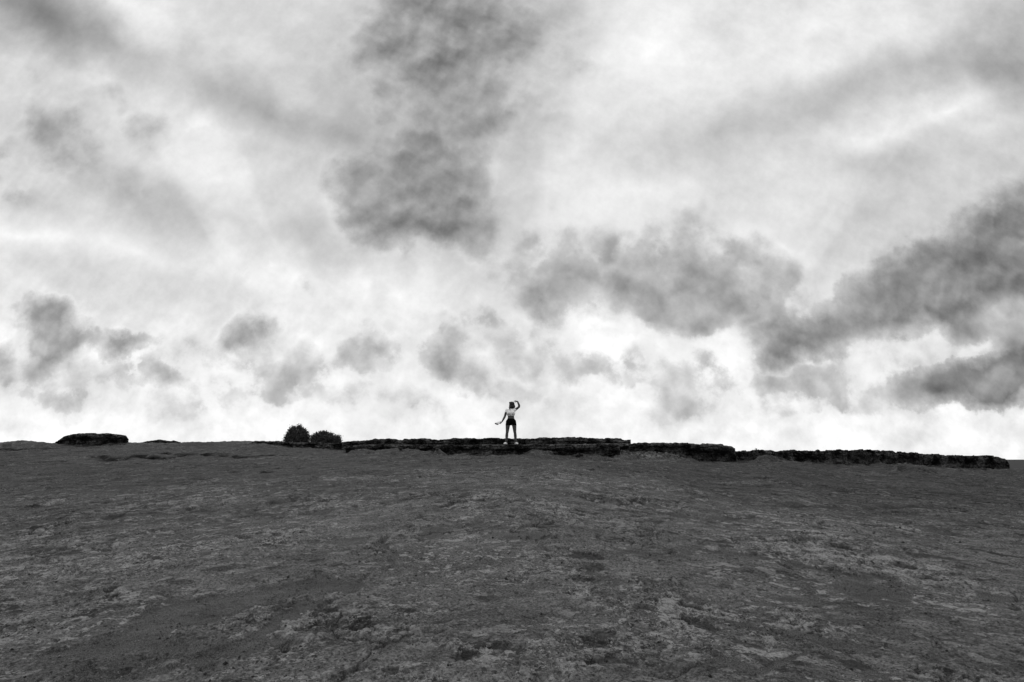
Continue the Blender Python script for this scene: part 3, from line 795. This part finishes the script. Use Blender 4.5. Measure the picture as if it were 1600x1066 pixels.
grit = mesh_obj('grit', np.stack([vx, vy, vz], -1).reshape(-1, 3), f, M_grit)
tag(grit, 'dark coarse grit scattered in the hollows of the rock flat', 'grit', kind='stuff')

# ------------------------------------------------------------------ fallen chunks along the ledges
rg = np.random.RandomState(12)
chunk_meshes = []
for i in range(5):
    me = mesh_obj('fallen_rock', stone_v(1.0, rg.uniform(.55, .85), rg, IV2), IF2, M_rock); chunk_meshes.append(me.data); bpy.data.objects.remove(me)
spots = []
SEGS = [(-999, 80, 'on the crest left of the flat-topped boulder'), (80, 240, 'in front of the flat-topped boulder'), (240, 440, 'on the crest left of the bushes'), (440, 540, 'below the two bushes'), (540, 800, 'under the ledge left of the woman'),
        (800, 975, 'under the ledge right of the woman'), (975, 1150, 'beneath the overhang right of the rubble'), (1150, 1340, 'along the left half of the rough bank'), (1340, 1999, 'along the right half of the rough bank')]
ORD = ['first', 'second', 'third', 'fourth', 'fifth', 'sixth', 'seventh', 'eighth', 'ninth', 'tenth', 'eleventh', 'twelfth']
ordn, members = {}, {}
for px, Y in [(552, 22.0), (574, 22.0), (598, 21.9), (625, 21.8), (652, 21.9), (683, 21.8), (700, 22.1), (735, 21.9), (762, 21.5), (868, 21.5), (905, 21.4), (948, 21.2), (1088, 22.2), (1112, 22.2), (1128, 22.3), (1158, 23.6), (1215, 23.8),
              (1262, 24.0), (1322, 24.1), (1352, 24.1), (1408, 24.4), (1447, 24.8), (1492, 25.0), (1532, 25.5), (470, 26.0), (505, 26.1), (524, 26.0), (130, 27.2), (172, 27.2), (190, 27.3), (330, 29.6), (350, 30.4), (28, 30.2), (52, 30.6), (300, 30.6)]:
    spots.append((ray(px, 700)[0] * Y, Y))
sz_ = gz_at([p[0] for p in spots], [p[1] for p in spots])
for i, ((x, y), z) in enumerate(zip(spots, sz_)):
    o = bpy.data.objects.new('fallen_rock', chunk_meshes[i % 5]); x, y = float(x), float(y); scene.collection.objects.link(o)
    k = rg.uniform(.05, .15); o.location = (x, y, z + k * .25); o.scale = (k, k, k); o.rotation_euler = (rg.uniform(-.4, .4), rg.uniform(-.4, .4), rg.uniform(0, 6.28))
    px = 800 + 889 * x / y
    seg = [q for q in SEGS if q[0] <= px < q[1]][0]
    ordn[seg[2]] = ordn.get(seg[2], 0) + 1
    members.setdefault(seg[2], []).append((px, o))
for where, lst in members.items():
    lst.sort(key=lambda q: q[0])
    for k, (px, o) in enumerate(lst):
        tag(o, '%s dark fallen rock %s' % ('only' if len(lst) == 1 else ORD[k] + ' from left,', where), 'rock', 'fallen rocks along the foot of the ledges')

# ------------------------------------------------------------------ bushes
M_leaf = simple('waxy_leaf', .040, .6, 30.0, .6, 0, .3)
M_twig = simple('twig_bark', .03, .3, 20.0, .9)
def tube(path, radii, sides=6):
    """closed tube through points"""
    path = np.asarray(path, float); n = len(path)
    tn = np.gradient(path, axis=0); tn /= np.linalg.norm(tn, axis=1)[:, None]
    V = []
    for p, d, r_ in zip(path, tn, radii):
        a = np.cross(d, [.3, .9, .2]); a /= np.linalg.norm(a); b_ = np.cross(d, a)
        for k in range(sides):
            q = 2 * math.pi * k / sides
            V.append(p + r_ * (a * math.cos(q) + b_ * math.sin(q)))
    return np.array(V), grid_faces(n, sides, True)
def bush(label, c, W, H, Dp, prof_fn, seed, nleaf=9000):
    rg = np.random.RandomState(seed)
    root = empty('bush', c); tag(root, label, 'bush', 'bushes on the rock step')
    # stems
    vv, ff, off = [], [], 0
    tips = []
    for i in range(46):
        a = rg.uniform(0, 6.283); q = rg.uniform(.1, 1.0)
        ex = math.cos(a) * q * W * .5; ey = math.sin(a) * q * Dp * .5
        top = prof_fn(ex / (W * .5), ey / (Dp * .5)) * H
        ez = top * rg.uniform(.75, 1.0)
        p = np.array([[ex * .15, ey * .15, -.12], [ex * .45, ey * .45, ez * .35], [ex * .8, ey * .8, ez * .75], [ex, ey, ez]])
        p[1:3] += rg.normal(size=(2, 3)) * .02
        v, f = tube(p, [.016, .012, .007, .003], 5)
        vv.append(v); ff.append(f + off); off += len(v); tips.append(p[-1])
    # sprigs that stick out of the outline
    sprigs = []
    for i in range(26):
        a = rg.uniform(-1, 1); ex = a * W * .48; ey = rg.uniform(-.6, .3) * Dp * .5
        z = prof_fn(a * .96, ey / (Dp * .5)) * H
        p0 = np.array([ex * .85, ey, z * .85]); dr = np.array([a * 1.0, -.1, .5 + .5 * (1 - abs(a))]) + rg.normal(size=3) * .25; dr /= np.linalg.norm(dr)
        Ls = rg.uniform(.10, .20)
        v, f = tube([p0, p0 + dr * Ls * .5, p0 + dr * Ls], [.006, .005, .003], 5)
        vv.append(v); ff.append(f + off); off += len(v)
        for k in range(10): sprigs.append(p0 + dr * Ls * (.35 + .065 * k) + rg.normal(size=3) * .012)
    mesh_obj('stem', np.vstack(vv), np.vstack(ff), M_twig, root)
    # leaves: fleshy rosettes through the outer shell, thinning inward
    clumps = []
    while len(clumps) < 420:
        a, b_ = rg.uniform(-1, 1, 2)
        if a * a + b_ * b_ > 1: continue
        top = prof_fn(a, b_)
        z = top * (1 - .97 * rg.rand() ** 1.25)
        clumps.append((a * W * .5, b_ * Dp * .5, z * H))
    clumps = np.array(clumps)
    k = rg.randint(0, len(clumps), nleaf)
    pos = clumps[k] + rg.normal(size=(nleaf, 3)) * np.array([.06, .06, .045])
    pos = np.vstack([pos, np.array(sprigs)])
    pos = pos[pos[:, 2] > -.08]
    n = len(pos)
    nrm = rg.normal(size=(n, 3)) + np.array([0, 0, .6]); nrm /= np.linalg.norm(nrm, axis=1)[:, None]
    t1 = np.cross(nrm, rg.normal(size=(n, 3))); t1 /= np.linalg.norm(t1, axis=1)[:, None]; t2 = np.cross(nrm, t1)
    L_ = rg.uniform(.020, .044, n)[:, None]; w_ = L_ * .45
    v = np.stack([pos - t1 * L_, pos - t2 * w_ + nrm * .003, pos + t1 * L_ - nrm * .005, pos + t2 * w_ + nrm * .003], 1).reshape(-1, 3)
    mesh_obj('foliage', v, np.arange(n * 4).reshape(-1, 4), M_leaf, root)
    return root
def dome(a, b_):
    q = max(0.0, 1 - (a * a + b_ * b_) * .98); return q ** .5 * (1 + .06 * math.sin(9 * a + 3 * b_)) * (1 - .06 * a)
def wedge(a, b_):
    q = max(0.0, 1 - abs(b_) ** 2.4)
    s_ = (.50 + .5 * math.sin(min(1, max(0, (a + 1.0) / .75)) * math.pi / 2)) * (1 - .38 * max(0, a + .15)) * (1.0 if a < .93 else .9)
    if a < -.93: s_ *= .5
    return s_ * q ** .4 * (1 + .04 * math.sin(11 * a))
p0, p1 = at(443, 692.5, 27.6), at(482, 692.5, 27.6)
htop = at(462, 665, 27.6).z
bush('taller round leafy bush on the low rock step', ((p0.x + p1.x) / 2, 27.7, p0.z), (p1.x - p0.x) * .93, htop - p0.z, 1.1, dome, 3, 12000)
p0, p1 = at(484, 694.5, 27.4), at(531, 694.5, 27.4)
htop = at(505, 674.5, 27.4).z
bush('lower wedge-shaped leafy bush just right of the round one', ((p0.x + p1.x) / 2, 27.5, p0.z), (p1.x - p0.x) * .95, htop - p0.z, 1.1, wedge, 9, 14000)
# one little sprig on the rock bank
rg = np.random.RandomState(2)
pt = at(1182, 704.5, 24.6)
root = empty('small_plant', pt); tag(root, 'tiny sprig growing on top of the rough rock bank', 'plant')
vv, ff, off = [], [], 0
lv = []
for i in range(7):
    dr = np.array([rg.uniform(-.7, .7), rg.uniform(-.4, .4), 1.0]); dr /= np.linalg.norm(dr); Ls = rg.uniform(.06, .12)
    v, f = tube([(0, 0, -.06), dr * Ls * .5, dr * Ls], [.004, .003, .002], 5); vv.append(v); ff.append(f + off); off += len(v)
    for k in range(7):
        c_ = dr * Ls * (.4 + .1 * k) + rg.normal(size=3) * .012; a_ = rg.normal(size=3) * .012; b2 = rg.normal(size=3) * .008
        lv += [c_ - a_, c_ - b2, c_ + a_, c_ + b2]
mesh_obj('stem', np.vstack(vv), np.vstack(ff), M_twig, root)
mesh_obj('foliage', np.array(lv), np.arange(len(lv)).reshape(-1, 4), M_leaf, root)

# ------------------------------------------------------------------ the person
def skin_mat(name, base, rough=.55):
    m, t, b = mat(name); co = t.new('ShaderNodeTexCoord').outputs['Object']
    grey(t, b.inputs['Base Color'], t.ramp(t.noise(co, 14, 4, .6), .3, .7, base * .88, base * 1.12, False))
    b.inputs['Roughness'].default_value = rough
    return m
M_skin = skin_mat('skin', .042)
M_hair = simple('dark_hair', .012, .5, 60, .45, .004)
M_top = simple('white_cotton', .88, .04, 30, .85, .003)
M_gap_shade = simple('gap_shade', .16, .1, 30, .85)  # grey for the shaded gap under the crop top
M_shorts = simple('black_stretch_cloth', .004, .2, 30, .9, 0, .03)
M_shoe = simple('white_shoe', .78, .05, 30, .6)
M_sole = simple('pale_rubber', .55, .05, 30, .8)
M_eye = simple('dark_eye', .02, .1, 30, .2)

def ell(c, r, rot=None, sub=3):
    bm = bmesh.new(); bmesh.ops.create_icosphere(bm, subdivisions=sub, radius=1)
    v = np.array([q.co[:] for q in bm.verts]) * np.array(r); f = np.array([[q.index for q in p.verts] for p in bm.faces]); bm.free()
    if rot is not None: v = v @ np.array(rot).T
    return v + np.array(c), f
def cap_(p, q, r0, r1, sub=2, flat=None):
    """tapered capsule from p to q"""
    p, q = np.array(p, float), np.array(q, float); d = q - p; L_ = np.linalg.norm(d); d = d / L_
    a = np.cross(d, [0, 1, 0] if abs(d[1]) < .9 else [1, 0, 0]); a /= np.linalg.norm(a); b_ = np.cross(d, a)
    rows = []; S = 12
    for k in range(1, 7):
        th = -math.pi / 2 + k * math.pi / 12; rows.append((r0 * math.sin(th), r0 * math.cos(th)))
    for k in range(0, 6):
        th = k * math.pi / 12; rows.append((L_ + r1 * math.sin(th), r1 * math.cos(th)))
    V = [p - d * r0]
    for h_, r_ in rows:
        for k in range(S):
            w = 2 * math.pi * k / S; V.append(p + d * h_ + r_ * (a * math.cos(w) + b_ * math.sin(w)))
    V.append(q + d * r1); V = np.array(V)
    F = []
    n = len(rows)
    for i in range(n - 1):
        for k in range(S):
            A_, B_, C_, D_ = 1 + i * S + k, 1 + i * S + (k + 1) % S, 1 + (i + 1) * S + (k + 1) % S, 1 + (i + 1) * S + k
            F += [[A_, B_, C_], [A_, C_, D_]]
    for k in range(S):
        F.append([0, 1 + (k + 1) % S, 1 + k]); F.append([len(V) - 1, 1 + (n - 1) * S + k, 1 + (n - 1) * S + (k + 1) % S])
    return V, np.array(F)
def chain(pts, rads):
    return [cap_(pts[i], pts[i + 1], rads[i], rads[i + 1]) for i in range(len(pts) - 1)]
def fuse(parts, voxel, smooth=3):
    """union of overlapping closed pieces as one continuous surface"""
    vv, ff, off = [], [], 0
    for v, f in parts:
        vv.append(v); ff.append(f + off); off += len(v)
    me = bpy.data.meshes.new('tmp'); me.from_pydata(np.vstack(vv).tolist(), [], np.vstack(ff).tolist())
    bm = bmesh.new(); bm.from_mesh(me); 
    bmesh.ops.recalc_face_normals(bm, faces=bm.faces); bm.to_mesh(me); bm.free()
    o = bpy.data.objects.new('tmp', me); scene.collection.objects.link(o)
    r = o.modifiers.new('r', 'REMESH'); r.mode = 'VOXEL'; r.voxel_size = voxel; r.use_smooth_shade = True
    if smooth:
        s_ = o.modifiers.new('s', 'SMOOTH'); s_.iterations = smooth; s_.factor = .5
    dg = bpy.context.evaluated_depsgraph_get(); dg.update()
    out = bpy.data.meshes.new_from_object(o.evaluated_get(dg), depsgraph=dg)
    bpy.data.objects.remove(o); bpy.data.meshes.remove(me)
    return out
def put(name, me, material, parent, cuts=(), thick=0.0):
    """cuts: list of (point, normal): what lies on the normal's side is removed"""
    bm = bmesh.new(); bm.from_mesh(me)
    for c, n in cuts:
        bmesh.ops.bisect_plane(bm, geom=bm.verts[:] + bm.edges[:] + bm.faces[:], plane_co=c, plane_no=n, clear_outer=True)
    bm.to_mesh(me); bm.free(); me.name = name
    me.materials.clear(); me.materials.append(material)
    for p in me.polygons: p.use_smooth = True
    o = bpy.data.objects.new(name, me); scene.collection.objects.link(o); o.parent = parent
    if thick:
        s_ = o.modifiers.new('thickness', 'SOLIDIFY'); s_.thickness = thick; s_.offset = -1
    return o

SP = .02515
def J(px, py, d=0.0):
    """joint read off the photograph: metres from the midpoint between the feet, d = depth away from the camera"""
    return (  (px - 798.2) * SP, d, (694.6 - py) * SP)
PY_ = 22.05
foot_mid = at(798.2, 694.6, PY_)
person = empty('person', foot_mid)
tag(person, 'woman in white crop top and black shorts, one arm raised over her head', 'person')

def torso(g=0.0):
    return [ell((.005, .0, .855), (.160 + g, .115 + g, .135 + g)), ell((.004, .0, .93), (.142 + g, .10 + g, .13 + g)), ell((.004, .005, 1.02), (.126 + g, .088 + g, .17 + g)), ell((.0, .0, 1.185), (.155 + g, .10 + g, .175 + g)),
            ell((-.06, -.075, 1.20), (.058 + g, .052 + g, .058 + g)), ell((.062, -.075, 1.205), (.058 + g, .052 + g, .058 + g)),
            cap_((-.135, .01, 1.295), (.135, .01, 1.305), .048 + g, .048 + g), cap_((-.09, .015, 1.305), (0, .02, 1.36), .035 + g, .04 + g), cap_((.09, .015, 1.31), (0, .02, 1.36), .035 + g, .04 + g),
            ell((-.085, .05, .85), (.085 + g, .085 + g, .09 + g)), ell((.09, .05, .85), (.085 + g, .085 + g, .09 + g))]
AR = [(-.155, .005, 1.30), (-.190, .0, 1.20), (-.232, .02, 1.06), (-.262, .0, 1.0), (-.335, -.03, .865)]
AL = [(.150, .005, 1.305), (.22, .0, 1.355), (.315, .0, 1.43), (.320, -.01, 1.49), (.258, -.03, 1.632)]
def arms(g=0.0):
    r = [.053 + g, .049 + g, .042 + g, .042 + g, .028 + g]
    return chain(AR, r) + chain(AL, r)
LR = [(-.088, .0, .86), (-.118, .0, .70), (-.138, -.01, .47), (-.148, -.005, .42), (-.156, .022, .32), (-.172, .02, .10), (-.172, .02, .05)]
LL = [(.100, .0, .86), (.132, .0, .70), (.152, -.01, .47), (.162, -.005, .42), (.170, .022, .32), (.186, .02, .10), (.186, .02, .05)]
def legs(g=0.0):
    r = [.094 + g, .084 + g, .058 + g, .053 + g, .058 + g, .037 + g, .038 + g]
    return chain(LR, r) + chain(LL, r)
def hand(w, d, n, curl, side):
    """w wrist, d towards the knuckles, n palm normal; side = where the thumb leaves"""
    w, d, n = np.array(w, float), np.array(d, float), np.array(n, float)
    d /= np.linalg.norm(d); n -= d * n.dot(d); n /= np.linalg.norm(n); s_ = np.cross(d, n) * side
    out = [cap_(w, w + d * .03, .0215, .022)]
    for k in (-1, 0, 1):
        out.append(cap_(w + d * .02 + s_ * k * .008, w + d * .085 + s_ * k * .024, .017, .0125))
    for i, (o_, L_) in enumerate(((.032, .066), (.011, .076), (-.010, .071), (-.031, .056))):
        p = w + d * .085 + s_ * o_; a = 0.0; step_ = L_ / 3; pts = [p]
        for q in range(3):
            a += curl * (.7 + .15 * q)
            p = p + (d * math.cos(a) + n * math.sin(a) + s_ * o_ * 2.2) * step_; pts.append(p)
        out += chain(pts, [.0095, .0088, .0082, .0070])
    p = w + d * .028 + s_ * .02
    p1_ = p + (s_ * .72 + d * .55 + n * .35) * .036; p2_ = p1_ + (d * .85 + s_ * .35 + n * .4) * .030; p3_ = p2_ + (d * .9 + n * .5 + s_ * .05) * .024
    return out + chain([p, p1_, p2_, p3_], [.013, .0115, .010, .008])
hr = hand(AR[-1], (-.62, -.05, -.62), (-.3, -.5, .6), .45, 1)
hl = hand(AL[-1], (-.93, -.25, .20), (-.1, -.3, -.9), .28, -1)

# head turned to her right (the viewer's left) and a little up
YAW = R(-48)
cy_, sy_ = math.cos(YAW), math.sin(YAW)
RH = np.array([[cy_, -sy_, 0], [sy_, cy_, 0], [0, 0, 1]]) @ np.array([[1, 0, 0], [0, math.cos(-.14), -math.sin(-.14)], [0, math.sin(-.14), math.cos(-.14)]])
HC = np.array([.018, -.012, 1.495])
def hp(v): return tuple(RH @ np.array(v, float) + HC)
def hell(c, r): return ell(hp(c), r, RH)
# head frame: -y is the face
head = [hell((0, .012, .03), (.073, .088, .085)), hell((0, -.012, -.03), (.056, .068, .078)), hell((0, -.045, -.082), (.028, .026, .022)),
        cap_(hp((0, -.083, .012)), hp((0, -.098, -.026)), .007, .012), hell((-.032, -.066, -.022), (.020, .016, .020)), hell((.032, -.066, -.022), (.020, .016, .020)),
        cap_(hp((-.03, -.078, .026)), hp((.03, -.078, .026)), .0085, .0085), cap_(hp((-.015, -.079, -.052)), hp((.015, -.079, -.052)), .0065, .0065), cap_(hp((-.012, -.077, -.062)), hp((.012, -.077, -.062)), .0065, .0065),
        hell((-.073, .012, -.012), (.008, .018, .028)), hell((.073, .012, -.012), (.008, .018, .028)),
        cap_((0, .02, 1.33), tuple(HC + np.array([.0, .02, -.06])), .047, .043)]
body_me = fuse(torso() + arms() + legs() + hr + hl + head, .0055, 2)
put('body', body_me, M_skin, person)
for s_ in (-1, 1):
    put('eye', fuse([hell((.031 * s_, -.073, .008), (.012, .009, .007))], .003, 0), M_eye, person)
# hair: shoulder-length bob falling behind, parted off the face
hair = [hell((0, .022, .050), (.096, .102, .092)), hell((0, .06, .0), (.088, .072, .11)), hell((.070, .03, -.045), (.032, .060, .085)), hell((-.066, .035, -.045), (.028, .055, .080)),
        ell((.062, .045, 1.475), (.092, .068, .112)), ell((.112, .03, 1.44), (.056, .05, .068)), ell((.03, .06, 1.42), (.08, .045, .06)), ell((-.03, .05, 1.42), (.045, .04, .055)),
        hell((-.03, -.048, .095), (.045, .036, .022)), hell((.03, -.045, .09), (.040, .036, .024))]
hair += chain([hp((-.06, .0, -.06)), (-.058, -.045, 1.375), (-.045, -.10, 1.335), (-.02, -.125, 1.30)], [.020, .016, .012, .006])
hm = fuse(hair, .006, 1)
co_ = np.empty(len(hm.vertices) * 3, np.float32); hm.vertices.foreach_get('co', co_); co_ = co_.reshape(-1, 3)
nn = np.array([v.normal[:] for v in hm.vertices])
ang_ = np.arctan2(co_[:, 1] - .03, co_[:, 0] - .03)
wv_ = .006 * np.sin(ang_ * 26 + 5 * fbm3(co_, 9, 2, 4)) + .010 * fbm3(co_, 16, 3, 8)
co_ = co_ + nn * wv_[:, None]; hm.vertices.foreach_set('co', co_.astype(np.float32).ravel())
put('hair', hm, M_hair, person)
# clothes follow the same figure, a few millimetres out
top_me = fuse(torso(.014) + [cap_(AR[0], (-.176, .002, 1.235), .062, .055), cap_(AL[0], (.175, .0, 1.325), .062, .054)], .007, 3)
put('crop_top', top_me, M_top, person, [((0, 0, 1.135), (0, 0, -1)), ((0, 0, 1.352), (0, 0, 1))], .006)
put('band', fuse(torso(.004), .007, 3), M_gap_shade, person, [((0, 0, 1.112), (0, 0, -1)), ((0, 0, 1.16), (0, 0, 1))], .003)  # grey ring painted as the shadowed gap between top and hem
put('hem', fuse(torso(.009), .007, 3), M_top, person, [((0, 0, 1.088), (0, 0, -1)), ((0, 0, 1.118), (0, 0, 1))], .004)
put('shorts', fuse(torso(.007) + legs(.008), .007, 3), M_shorts, person, [((0, 0, .722), (0, 0, -1)), ((0, 0, .98), (0, 0, 1))], .004)
for sx, a in ((-.178, R(-24)), (.192, R(24))):
    c_, s_ = math.cos(a), math.sin(a)
    def fp(x, y, z): return (sx + x * c_ - y * s_, .02 + x * s_ + y * c_, z)
    Rf = np.array([[c_, -s_, 0], [s_, c_, 0], [0, 0, 1]])
    up = [ell(fp(0, .01, .05), (.042, .058, .045), Rf), ell(fp(0, -.07, .04), (.043, .075, .036), Rf), ell(fp(0, -.125, .034), (.044, .05, .027), Rf), cap_(fp(0, .01, .05), fp(0, .015, .095), .040, .036)]
    sh_ = put('shoe', fuse(up, .006, 2), M_shoe, person, [((0, 0, .012), (0, 0, -1))])
    so = [ell(fp(0, -.10, .014), (.048, .078, .012), Rf), ell(fp(0, .01, .014), (.040, .062, .012), Rf)]
    sl = put('sole', fuse(so, .005, 1), M_sole, sh_)

# ------------------------------------------------------------------ the cap she holds out
hat = empty('cap', tuple(Vector(foot_mid) + Vector((-.50, -.06, .80))))
tag(hat, 'small pale cap with dark underside held out in her lowered hand', 'cap')
def shell(rx, ry, rz, cut, thick_, tilt):
    v, f = ell((0, 0, 0), (rx, ry, rz), None, 4)
    me = bpy.data.meshes.new('c'); me.from_pydata(v.tolist(), [], f.tolist()); return me
cr = put('crown', shell(.075, .07, .06, 0, 0, 0), M_top, hat, [((0, 0, 0), (0, 0, -1))], .004)
cr.location = (.02, 0, .0); cr.rotation_euler = (.3, -.75, 0)
bv = []; nb, na = 6, 17
for i in range(nb):
    for k in range(na):
        a = math.pi * (k / (na - 1)); rr_ = .068 + .055 * i / (nb - 1) * math.sin(a) ** .6
        bv.append((-rr_ * math.sin(a), rr_ * .95 * math.cos(a), -.022 * (1 - math.cos(2 * a)) * -.3 - .018 * i / (nb - 1)))
br = mesh_obj('brim', bv, grid_faces(nb, na), M_shorts, hat, smooth=True)
s_ = br.modifiers.new('thickness', 'SOLIDIFY'); s_.thickness = .004
br.location = (.0, 0, -.005); br.rotation_euler = (.5, -.2, .5)
